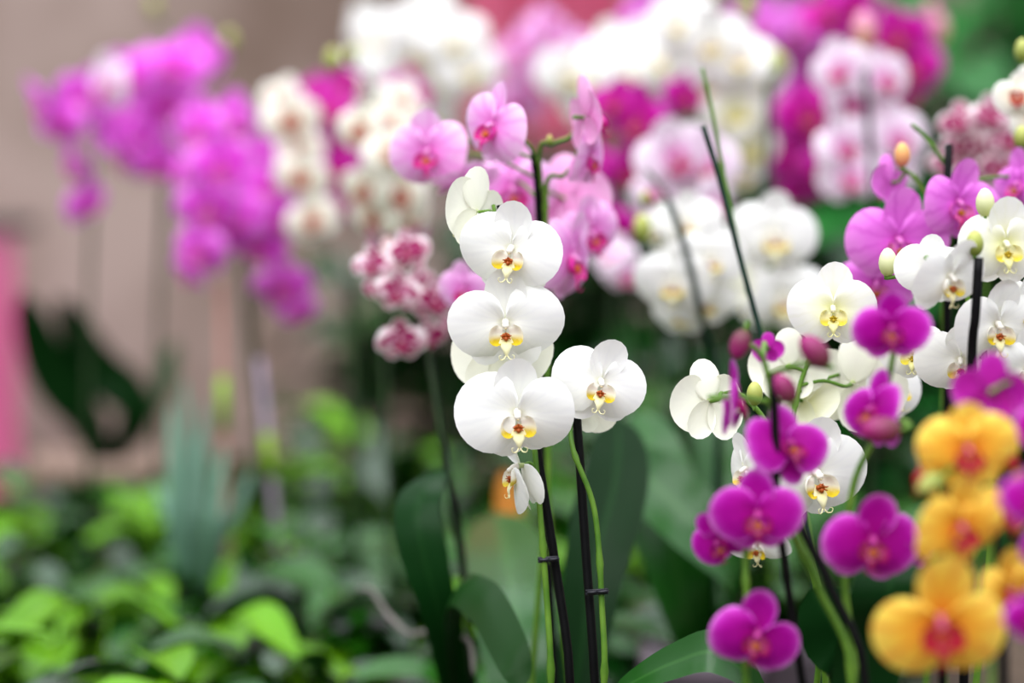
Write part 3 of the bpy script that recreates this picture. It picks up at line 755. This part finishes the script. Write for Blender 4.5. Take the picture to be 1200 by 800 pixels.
# H  pink, high behind
orchid('pink_orchid', 'blurred pale pink orchid in front of the rose curtain', 'pink', 612, 3.38, 'clear',
    flowers=[(615, 52, 3.3, 38, -20, 0, 0), (602, 70, 3.32, 34, -40, 0, 0), (622, 92, 3.3, 36, 10, -10, 0), (640, 30, 3.34, 30, 40, 10, 0), (606, 120, 3.32, 34, -10, -10, 0)],
    spikes=[[(612, 450, 3.38), (614, 200, 3.38), (616, 90, 3.37), (632, 20, 3.36)]], nleaf=4, dark=.5)
# I  band of whites and magentas above
orchid('white_orchid', 'white orchid crowding behind the pale pink forked spike', 'white', 715, 2.96, 'clear',
    flowers=[(700, 88, 2.86, 46, -8, 0, 0), (735, 86, 2.88, 42, 15, 0, 0), (664, 82, 2.9, 40, -20, 0, 0), (720, 60, 2.92, 40, 0, 10, 0), (775, 66, 2.9, 44, 15, 0, 0), (690, 118, 2.92, 36, -15, -10, 0), (750, 50, 2.94, 36, 20, 10, 0), ('pink', 668, 52, 2.95, 30, -30, 10, 0)],
    spikes=[[(716, 560, 2.96), (720, 350, 2.96), (722, 200, 2.95), (716, 120, 2.94), (740, 60, 2.94), (780, 40, 2.93)]], nleaf=4, dark=.5, stakes=[[(718, 500, 2.97), (722, 220, 2.96)]])
orchid('magenta_orchid', 'magenta orchid tucked below bright white blooms in the middle row', 'plum', 745, 2.74, 'clear',
    flowers=[(752, 140, 2.66, 46, 0, -5, 0), (722, 120, 2.68, 34, -20, 0, 0), (800, 112, 2.7, 32, 10, 0, 0), (695, 228, 2.68, 36, -20, 0, 0), (715, 262, 2.66, 36, 10, -10, 0), (700, 190, 2.7, 30, -10, 0, 0), (735, 200, 2.7, 34, 10, -10, 0)],
    spikes=[[(744, 560, 2.74), (740, 360, 2.74), (732, 240, 2.73), (742, 150, 2.72), (790, 110, 2.72)]], nleaf=4, dark=.4)
orchid('rose_white_orchid', 'blush orchid with magenta centres beside the bare green stake', 'rosewhite', 800, 2.58, 'clear',
    flowers=[(788, 180, 2.5, 52, -5, -5, 0), (825, 190, 2.52, 48, 15, -8, 0), (835, 236, 2.5, 44, 20, -10, 0), (720, 300, 2.52, 30, -25, 0, 0), (735, 320, 2.5, 30, -5, -15, 0), (770, 225, 2.54, 40, -20, -10, 0)],
    spikes=[[(800, 560, 2.58), (802, 380, 2.58), (804, 260, 2.57), (806, 180, 2.56)], [(780, 560, 2.57), (768, 400, 2.57), (752, 320, 2.56), (740, 290, 2.55)]], nleaf=5, dark=.4, stakes=[[(803, 540, 2.59), (805, 300, 2.58)]])
orchid('white_orchid', 'white orchid with blown-out blooms around the two bare green stakes', 'white', 862, 2.80, 'clear',
    flowers=[(800, 22, 2.72, 44, -15, 5, 0), (835, 45, 2.7, 46, 0, 0, 0), (866, 66, 2.7, 46, 10, -5, 0), (836, 95, 2.72, 42, -8, -10, 0), (885, 85, 2.74, 40, 25, -5, 0), (812, 55, 2.76, 38, -30, 0, 0), ('cream', 862, 128, 2.72, 40, 5, -15, 0), ('cream', 880, 170, 2.72, 40, 15, -20, 0), ('white', 868, 200, 2.74, 36, 5, -20, 0)],
    spikes=[[(868, 560, 2.8), (874, 360, 2.8), (872, 200, 2.79), (858, 100, 2.78), (836, 40, 2.77), (880, 14, 2.77)]], buds=[('green', 908, 76, 2.7, 16), ('green', 876, 10, 2.74, 12)], nleaf=4, dark=.4,
    stakes=[[(890, 500, 2.76), (899, 215, 2.68), (901, 92, 2.66)]], stakemat=STAKE_G)
orchid('lilac_orchid', 'pale lilac orchid highest of the crowd in front of leafy greens', 'lavender', 905, 3.20, 'clear',
    flowers=[(895, 28, 3.1, 40, -10, 0, 0), (930, 30, 3.1, 40, 10, 0, 0), (915, 60, 3.12, 38, 0, -8, 0), (870, 30, 3.14, 34, -30, 0, 0), (765, 12, 3.14, 34, -10, 0, 0), (955, 60, 3.14, 38, 20, 0, 0), (745, 30, 3.16, 30, -10, 0, 0), (940, 95, 3.14, 36, 0, -10, 0)],
    spikes=[[(905, 500, 3.2), (908, 250, 3.2), (912, 100, 3.19), (905, 30, 3.18), (860, 0, 3.18), (780, 0, 3.17)]], nleaf=4, dark=.4)
# K
orchid('plum_orchid', 'deep plum orchid between white blooms and blush blooms', 'plum', 946, 2.92, 'clear',
    flowers=[(944, 132, 2.82, 44, -5, -5, 0), (932, 186, 2.84, 38, -10, -12, 0), (958, 200, 2.84, 36, 15, -15, 0), (950, 160, 2.86, 40, 10, 0, 0), (972, 18, 2.9, 40, 0, 0, 0), (1000, 10, 2.9, 36, 15, 0, 0), (940, 215, 2.86, 30, 0, -20, 0)],
    spikes=[[(946, 560, 2.92), (950, 350, 2.92), (948, 180, 2.91), (954, 80, 2.9), (976, 20, 2.9)]], nleaf=4, dark=.4)
orchid('blush_orchid', 'blush-white orchid backed by plum blooms and leafy greens, spike on dark stake', 'rosewhite', 1018, 2.62, 'clear',
    flowers=[(984, 80, 2.54, 42, -20, 0, 0), (1034, 90, 2.54, 40, 15, 0, 0), (1000, 118, 2.56, 36, -10, -10, 0), (985, 170, 2.54, 42, -20, -10, 0), (998, 205, 2.54, 40, -25, -15, 0), (1050, 160, 2.56, 46, 20, -10, 0), (1040, 195, 2.58, 38, 10, -15, 0), (1020, 140, 2.6, 36, 150, 0, 0)],
    spikes=[[(1020, 500, 2.62), (1024, 300, 2.62), (1020, 190, 2.61), (1012, 100, 2.6), (1012, 50, 2.6)]], buds=[('pink', 1012, 36, 2.56, 19)], stakes=[[(1026, 400, 2.6), (1021, 200, 2.53), (1014, 84, 2.52)]], nleaf=4, dark=.4)
orchid('magenta_orchid', 'vivid magenta orchid highest against the leafy greens', 'plum', 1052, 3.05, 'clear',
    flowers=[(1050, 42, 2.96, 42, 0, 0, 0), (1068, 78, 2.96, 40, 15, -5, 0), (1060, 108, 2.98, 36, 10, -12, 0), (1040, 70, 3.0, 36, -10, 0, 0), (1078, 50, 3.0, 30, 40, 0, 0)],
    spikes=[[(1055, 500, 3.05), (1060, 250, 3.05), (1060, 100, 3.04), (1066, 40, 3.03), (1096, 24, 3.02)]], buds=[('pink', 1098, 34, 3.02, 16), ('pink', 1092, 12, 3.02, 10)], nleaf=3, dark=.4)
# J  whites behind the bare stake
orchid('white_orchid', 'white orchid in the middle row with big bloom just past the leaning stake', 'white', 905, 2.40, 'mauve',
    flowers=[(906, 272, 2.3, 56, 8, -6, 0, 1), (918, 345, 2.32, 54, 12, -12, 0, 2), (884, 350, 2.34, 40, -60, -10, 0)],
    spikes=[[(908, 560, 2.4), (906, 440, 2.4), (902, 330, 2.38), (898, 260, 2.37)]], nleaf=4, dark=.3)
orchid('white_orchid', 'white orchid in the middle row with small clustered blooms and green buds', 'white', 826, 2.33, 'mauve',
    flowers=[(806, 258, 2.26, 40, -15, -5, 0), (832, 300, 2.24, 44, 5, -8, 0), (790, 328, 2.24, 48, -15, -10, 0), (826, 350, 2.26, 40, 10, -20, 0), (800, 365, 2.28, 36, -10, -25, 0), (775, 268, 2.28, 34, -50, -5, 0), (850, 330, 2.28, 40, 140, 0, 0)],
    spikes=[[(846, 560, 2.33), (838, 430, 2.33), (816, 350, 2.31), (798, 270, 2.29), (782, 230, 2.28), (758, 200, 2.27)]],
    buds=[('green', 752, 268, 2.26, 14), ('green', 755, 232, 2.27, 7)], stakes=[[(842, 460, 2.28), (822, 370, 2.23), (800, 280, 2.21), (783, 236, 2.21)]], stakemat=STAKE_G, stem=STEM_D, nleaf=3, dark=.3,
    leaves=[([(800, 700, 2.3), (770, 560, 2.34), (752, 480, 2.4)], .075, False, (1, .5, .5)), ([(862, 680, 2.28), (820, 620, 2.26), (760, 560, 2.3), (738, 540, 2.34)], .07, False, (.4, .6, .8)), ([(850, 640, 2.4), (850, 520, 2.45), (800, 450, 2.5)], .07, False, (1, .3, .4))])
# L  striped right
orchid('striped_orchid', 'small crimson-blotched orchid clustered above the lavender orchid', 'striped', 1150, 2.34, 'black',
    flowers=[(1124, 142, 2.28, 27, -15, 0, 0), (1160, 134, 2.27, 28, 5, 0, 0), (1180, 162, 2.28, 28, 15, -8, 0), (1146, 172, 2.3, 26, -5, -8, 0), (1170, 196, 2.28, 27, 5, -12, 0), (1126, 168, 2.3, 25, -25, -5, 0), (1140, 205, 2.3, 26, -5, -15, 0), (1190, 192, 2.3, 24, 30, 0, 0), (1196, 140, 2.3, 26, 30, 0, 0), (1110, 190, 2.32, 24, -40, 0, 0), (1184, 222, 2.31, 26, 10, -20, 0)],
    spikes=[[(1150, 500, 2.34), (1154, 320, 2.33), (1152, 200, 2.32), (1158, 140, 2.32), (1190, 120, 2.31)]], nleaf=4)
orchid('white_orchid', 'white orchid with reddish eyes partly past the frame edge', 'redeye', 1215, 2.10, 'clear',
    flowers=[(1192, 112, 2.04, 30, -10, 0, 0), (1212, 140, 2.05, 32, 10, -5, 0), (1225, 90, 2.06, 34, 10, 0, 0)],
    spikes=[[(1226, 500, 2.1), (1228, 300, 2.1), (1220, 150, 2.09), (1214, 60, 2.08)]], buds=[('green', 1198, 60, 2.04, 12), ('green', 1197, 162, 1.98, 12)], nleaf=4)
# M  lavender
orchid('lavender_orchid', 'lavender orchid with flat open blooms on short black stake', 'lavender', 1098, 2.00, 'clear',
    flowers=[(1052, 280, 1.93, 62, 12, -6, -4, 0), (1122, 236, 1.93, 55, 22, -6, -6, 1), (1042, 214, 1.97, 36, -140, 0, 10, 2), (1196, 214, 1.96, 44, -62, 0, 0, 3), (1028, 330, 1.97, 50, -12, -16, 0, 0)],
    spikes=[[(1104, 560, 2.0), (1106, 420, 2.0), (1104, 330, 1.98), (1098, 260, 1.97), (1076, 214, 1.96), (1060, 198, 1.96)], [(1104, 560, 1.995), (1108, 400, 1.99), (1112, 280, 1.98), (1114, 210, 1.975), (1096, 176, 1.97), (1084, 160, 1.97), (1068, 145, 1.97)]],
    buds=[('orange', 1057, 182, 1.95, 12)], stakes=[[(1110, 420, 1.97), (1109, 260, 1.945), (1112, 170, 1.955)]], nleaf=4)
# N  creamy whites at the right
orchid('cream_white_orchid', 'creamy white orchid with open bloom beside the dark magenta bud', 'cream', 985, 1.84, 'clear',
    flowers=[(976, 360, 1.80, 54, -4, -6, 0, 0), ('white', 828, 470, 1.79, 56, -146, -4, 8, 1), ('white', 925, 428, 1.84, 48, 165, 8, 0, 2), ('white', 1000, 448, 1.86, 62, 155, 10, 10, 3), ('cream', 944, 470, 1.85, 46, 130, -10, 0, 0),
             ('white', 954, 552, 1.78, 74, 24, -8, 4, 1), ('white', 876, 548, 1.76, 48, -65, -10, 0, 2), ('white', 1046, 450, 1.88, 52, 40, 0, 0, 1), ('white', 886, 634, 1.74, 44, -30, -40, 0, 2)],
    spikes=[[(962, 720, 1.82), (940, 620, 1.82), (925, 540, 1.82), (935, 460, 1.83), (958, 400, 1.83), (974, 368, 1.825)], [(962, 720, 1.81), (930, 600, 1.81), (900, 500, 1.81), (866, 462, 1.81), (846, 460, 1.805)],
            [(950, 640, 1.88), (916, 470, 1.95), (896, 400, 1.97), (874, 330, 1.985), (850, 216, 2.0), (836, 140, 2.0), (823, 80, 2.0)]],
    stakes=[[(948, 640, 1.87), (910, 440, 1.93), (892, 392, 1.94), (864, 290, 1.955), (842, 205, 1.965), (824, 148, 1.97)]], stakemat=STAKE_G, stake_r=.0024,
    buds=[('green', 884, 462, 1.79, 12)], nleaf=3,
    leaves=[([(900, 840, 1.78), (846, 768, 1.74), (790, 776, 1.76), (716, 812, 1.8)], .034, False, (.1, .5, .8)), ([(1010, 800, 1.72), (980, 740, 1.7), (950, 690, 1.7)], .06, True, (1, .2, .2))])
orchid('cream_white_orchid', 'greenish white orchid with open bloom above the yellow orchid, on black stake', 'cream', 1118, 1.74, 'clear',
    flowers=[(1178, 284, 1.74, 56, 6, -8, 2, 0), ('white', 1112, 322, 1.70, 56, 38, -24, 4, 1), ('white', 1168, 378, 1.76, 60, 14, -14, 0, 2), ('white', 1092, 312, 1.765, 42, -20, 4, 0, 3), ('white', 1206, 360, 1.77, 52, 20, -10, 0, 1), ('white', 1126, 420, 1.78, 52, -12, -18, 0, 3), ('white', 1204, 430, 1.77, 54, 10, -16, 0, 0), ('cream', 1072, 408, 1.8, 46, -30, -10, 0, 2)],
    spikes=[[(1160, 640, 1.77), (1156, 500, 1.77), (1152, 400, 1.765), (1134, 350, 1.76), (1134, 300, 1.76), (1142, 282, 1.755)]],
    buds=[('white', 1040, 308, 1.78, 14), ('white', 1154, 238, 1.74, 14), ('green', 1142, 286, 1.70, 13)],
    stakes=[[(1138, 440, 1.70), (1143, 370, 1.69), (1147, 302, 1.69)]], nleaf=3)
# O  magenta in front
orchid('magenta_orchid', 'magenta orchid with dark round buds in front of the creamy white orchid', 'magenta', 968, 1.56, 'clear', ds=1.035,
    flowers=[(888, 600, 1.53, 57, -6, -8, 2, 0), (842, 632, 1.56, 42, -30, -30, 20, 1), (888, 740, 1.53, 58, -4, -12, -12, 2, {3: (0, .25, -.45), 4: (0, .1, .1)}), (1022, 630, 1.52, 64, 6, -8, -8, 3, {3: (0, .3, -.1), 4: (0, -.1, .2)}), (922, 520, 1.55, 56, 32, 22, -10, 0), (860, 468, 1.56, 50, 80, 0, -4, 1),
             (1045, 382, 1.53, 47, -4, -6, 0, 2), (1026, 478, 1.54, 54, -64, 4, 0, 3), (1080, 640, 1.54, 34, 40, -15, 0, 0), (900, 408, 1.62, 20, 160, 0, 0, 1)],
    spikes=[[(998, 800, 1.56), (960, 690, 1.56), (928, 620, 1.56), (905, 545, 1.565), (906, 480, 1.565), (894, 420, 1.565), (872, 400, 1.56)],
            [(1000, 800, 1.565), (990, 680, 1.565), (1000, 570, 1.56), (1030, 500, 1.56), (1046, 420, 1.56), (1048, 396, 1.56)],
            [(880, 830, 1.56), (876, 720, 1.55), (874, 650, 1.55), (882, 612, 1.55)]],
    buds=[('magenta', 868, 402, 1.55, 15, 160), ('magenta', 955, 413, 1.52, 19, 40), ('magenta', 920, 456, 1.53, 16, 30), ('magenta', 1034, 504, 1.5, 20, 90)],
    stakes=[[(1014, 800, 1.54), (974, 690, 1.545), (934, 608, 1.55)], [(914, 620, 1.545), (910, 540, 1.545), (906, 440, 1.545)]], nleaf=4, dark=.8, stake_r=.0028, stem_r=.0028,
    leaves=[([(1010, 800, 1.62), (1040, 700, 1.6), (1050, 640, 1.62)], .06, True, (1, .2, .1))])
# P  yellow
orchid('yellow_orchid', 'golden yellow orchid with crimson lips, nearest the viewer', 'yellow', 1150, 1.34, 'clear', ds=1.07,
    flowers=[(1134, 524, 1.36, 60, 0, -8, 0, 0, {3: (0, .3, .3), 4: (0, -.25, -.2)}), (1084, 552, 1.38, 46, -100, -10, 20, 1), (1124, 614, 1.36, 62, 24, -14, 0, 2), (1102, 724, 1.34, 86, -2, -14, 4, 3, {3: (0, .15, -.5), 4: (0, -.1, .42)}), (1180, 596, 1.38, 52, 40, -10, 0, 1), (1180, 690, 1.38, 56, 50, -10, 0, 0), (1176, 530, 1.4, 46, 60, 0, 0, 2)],
    spikes=[[(1160, 840, 1.37), (1162, 720, 1.375), (1160, 620, 1.38), (1150, 530, 1.38), (1130, 486, 1.38)]],
    buds=[('green', 1092, 566, 1.36, 15, 120)], stakes=[[(1176, 800, 1.38), (1168, 600, 1.385)]], nleaf=3, dark=.6)
orchid('magenta_orchid', 'magenta orchid cut by the frame edge beside the golden yellow orchid', 'magenta', 1262, 1.40, 'clear', ds=1.06,
    flowers=[(1214, 584, 1.3, 42, -14, -6, 0, 0), (1162, 456, 1.42, 46, 165, 12, 0, 1), (1212, 720, 1.32, 36, -10, -10, 0, 2), (1240, 640, 1.36, 46, -10, -6, 0, 3), (1236, 500, 1.4, 46, -20, 0, 0, 0)],
    spikes=[[(1262, 900, 1.4), (1264, 700, 1.4), (1250, 560, 1.4), (1226, 470, 1.41), (1190, 446, 1.42)]], nleaf=3, dark=.6, stakes=[[(1266, 800, 1.41), (1262, 560, 1.41)]])

# ------------------------------------------------------------------ things at the back
# taupe planter with dark strap leaves
pl = thing('dark_leaved_plant', 'dark strap-leaved plant in a wide taupe planter by the wall', 'plant', at_bench(120, 3.62))
link('planter', pot_mesh('planter', .105, .255, POTT, None), pl); link('soil', soil_mesh('planter_soil', .095, .23, SOIL), pl)
for pts, wd in (([(100, 490, 3.58), (58, 430, 3.55), (26, 342, 3.5)], .074), ([(160, 480, 3.6), (112, 425, 3.6), (68, 346, 3.55)], .07), ([(185, 470, 3.66), (196, 430, 3.7), (205, 400, 3.74)], .035)):
    mb = MB(); strap(mb, [pl.location + Vector((0, 0, .23))] + [P(*q) for q in pts], wd, 6, .15, 8, side=Vector((1, 0, .35)))
    link('leaf', mb.build('leaf', LEAF_OD), pl, -pl.location)

def drape(name, label, px0, px1, zt, zb, d, c1, c2):
    x0, x1 = (px0 - 600) / F * d, (px1 - 600) / F * d
    n = 60; V = []; fs = []
    for j in range(9):
        for i in range(n + 1):
            t = i / n; s = j / 8
            V.append((x0 + (x1 - x0) * t, d + .035 * math.sin(t * 40 * (x1 - x0) / .6 + .5 * s) * (.6 + .4 * s), zt + (zb - zt) * s))
    for j in range(8):
        for i in range(n): k = j * (n + 1) + i; fs.append((k, k + 1, k + n + 2, k + n + 1))
    root = thing(name, label, 'curtain', ((x0 + x1) / 2, d, zb))
    o = link('fabric', mesh('fabric', V, fs, noise_mat(name, c1, c2, 4, .8)), root, -root.location)
    mb = MB(); tube(mb, [Vector((x0 - .05, d, zt + .02)), Vector((x1 + .05, d, zt + .02))], .014, 10)
    link('rod', mb.build('rod', CLIP), root, -root.location)
drape('rose_curtain', 'rose pink curtain hanging behind the tall white orchids', 545, 730, 2.3, 1.52, 5.4, srgb(196, 84, 118), srgb(214, 110, 138))
drape('pink_curtain', 'narrow pink curtain hanging past the taupe planter', -160, 16, 1.31, .1, 5.3, srgb(206, 96, 146), srgb(220, 120, 164))

# leafy greens behind on the right, and a few tall foliage plants in the gaps
random.seed(5)
TLEAF = []; TLEAF_D = []
for i in range(4):
    mb = MB(); L = random.uniform(.16, .24)
    strap(mb, [Vector((0, 0, 0)), Vector((L * .35, 0, L * .12)), Vector((L * .75, 0, L * .08)), Vector((L, 0, -L * .12))], random.uniform(.07, .1), 4, .2, 6)
    TLEAF.append(mb.build('leaf', LEAF_T)); TLEAF_D.append(mb.build('leaf', LEAF_B[2]))
def shrub(x, y, h, n, label, spread=.30, dark=False):
    root = thing('leafy_shrub', label, 'shrub', (x, y, 0), 'leafy shrubs behind the bench')
    link('pot', pot_mesh('tub', .16, .3, POTB, None), root)
    mb = MB(); br = []
    for b in range(6):
        a = b * 1.05 + random.uniform(-.3, .3); rr = random.uniform(.3, 1) * spread
        pts = [Vector((0, 0, .26)), Vector((rr * .35 * math.cos(a), rr * .35 * math.sin(a), h * .5)), Vector((rr * math.cos(a), rr * math.sin(a), h * random.uniform(.88, 1)))]
        ln = spline(pts, 8); br.append(ln); tube(mb, ln, lambda t: .012 * (1 - .7 * t), 6)
    link('branch', mb.build('branch', STEM_D), root)
    for i in range(n):
        ln = br[i % 6]; j = random.randrange(5, len(ln)); k = random.uniform(.8, 1.25)
        lo = link('leaf', random.choice(TLEAF_D if dark else TLEAF), root, ln[j]); lo.scale = (k, k, k)
        lo.rotation_euler = (random.uniform(-.5, .5), random.uniform(-.5, .7), random.uniform(0, 6.28))
sx = [(.72, 4.5, 1.9), (1.05, 4.7, 2.0), (.9, 5.05, 2.1), (1.3, 4.5, 1.9), (.6, 5.0, 1.75), (1.35, 5.1, 2.1)]
SHL = ['in line with the highest vivid magenta orchid', 'tallest toward the frame edge, behind the crimson-blotched orchid', 'at the wall behind the middle of the green clump',
       'nearest the bench at the frame edge', 'just behind the pale lilac orchid', 'at the wall beyond the frame edge']
for (x, y, h), where in zip(sx, SHL):
    shrub(x, y, h, 110, 'broad-leaved green shrub ' + where)
for px, y, h, where in ((500, 4.7, 1.36, 'under the highest white orchid'), (610, 4.45, 1.34, 'below the rose curtain, seen past the sharp white blooms'), (700, 4.75, 1.38, 'behind the pale pink forked spike'),
                        (800, 4.45, 1.36, 'behind the blush blooms with magenta centres'), (900, 4.75, 1.42, 'behind the middle white bloom'), (990, 4.4, 1.4, 'behind the blush-white orchid')):
    shrub((px - 600) / F * y, y, h, 90, 'dark green shrub ' + where, .2, True)
# taller leafy plants filling the back row of the bench
TALL = [(348, 3.32, 1.3, 'under the white orchid with brick-red eyes'), (395, 3.5, 1.35, 'behind the red-eyed white orchid'), (560, 3.05, 1.2, 'behind the lowest sharp white bloom'),
        (600, 2.8, 1.15, 'between the sharp white orchid and rose curtain'), (662, 2.52, 1.15, 'just behind the black stake of the sharp white orchid'), (690, 3.2, 1.45, 'under the blurred white blooms'),
        (745, 3.4, 1.6, 'under the blush blooms with magenta centres'), (790, 3.05, 1.4, 'behind the small clustered white blooms'), (850, 3.4, 1.5, 'behind the leaning green stake'),
        (950, 3.35, 1.5, 'under the deep plum orchid'), (640, 3.62, 1.4, 'far back below the rose curtain'), (560, 3.55, 1.4, 'far back under the highest white orchid'),
        (1000, 3.1, 1.5, 'under the blush-white orchid'), (720, 3.75, 1.5, 'far back under the white crowd'), (470, 3.72, 1.4, 'far back under the cream orchid'),
        (380, 3.75, 1.4, 'far back by the plain plaster'), (300, 3.7, 1.3, 'far back under the biggest violet orchid'), (500, 2.95, 1.15, 'under the plum and cream orchids'),
        (355, 2.82, 1.1, 'between the leaf bed and the red-eyed orchid'), (390, 2.62, 1.05, 'in front of the cream orchid'), (480, 2.48, 1.0, 'under the small striped orchid'), (640, 2.36, 1.0, 'behind the sharp white spikes')]
for (px, d, s, where) in TALL:
    p = at_bench(px, d)
    leafy(p.x, p.y, 'taller leafy green pot plant ' + where, random.choice((0, 1, 2, 2, 2)), 18, s, 'taller leafy pot plants between the orchids')
# pale mint strap-leaved plant among the violet stems
mp = thing('pale_leaved_plant', 'pale mint plant of upright narrow leaves among the violet orchid stems', 'plant', at_bench(232, 2.86))
link('pot', POTS['black'][0], mp); link('soil', POTS['black'][1], mp)
MINT = leaf_mat('mint_leaf', srgb(96, 132, 112), srgb(120, 150, 130), srgb(96, 126, 108), .4, .15, .3, .3)
for (bx, tx, ty, dd) in ((206, 200, 470, 2.82), (218, 216, 440, 2.86), (232, 240, 465, 2.84), (246, 262, 520, 2.8), (226, 230, 500, 2.8), (256, 296, 550, 2.82), (212, 180, 560, 2.84)):
    mb = MB(); strap(mb, [mp.location + Vector((0, 0, .1)), P(bx, 640, dd), P((bx + tx) / 2, (640 + ty) / 2, dd), P(tx, ty, dd + .02)], .015, 5, .2, 6, side=Vector((1, .3, 0)))
    link('leaf', mb.build('leaf', MINT), mp, -mp.location)
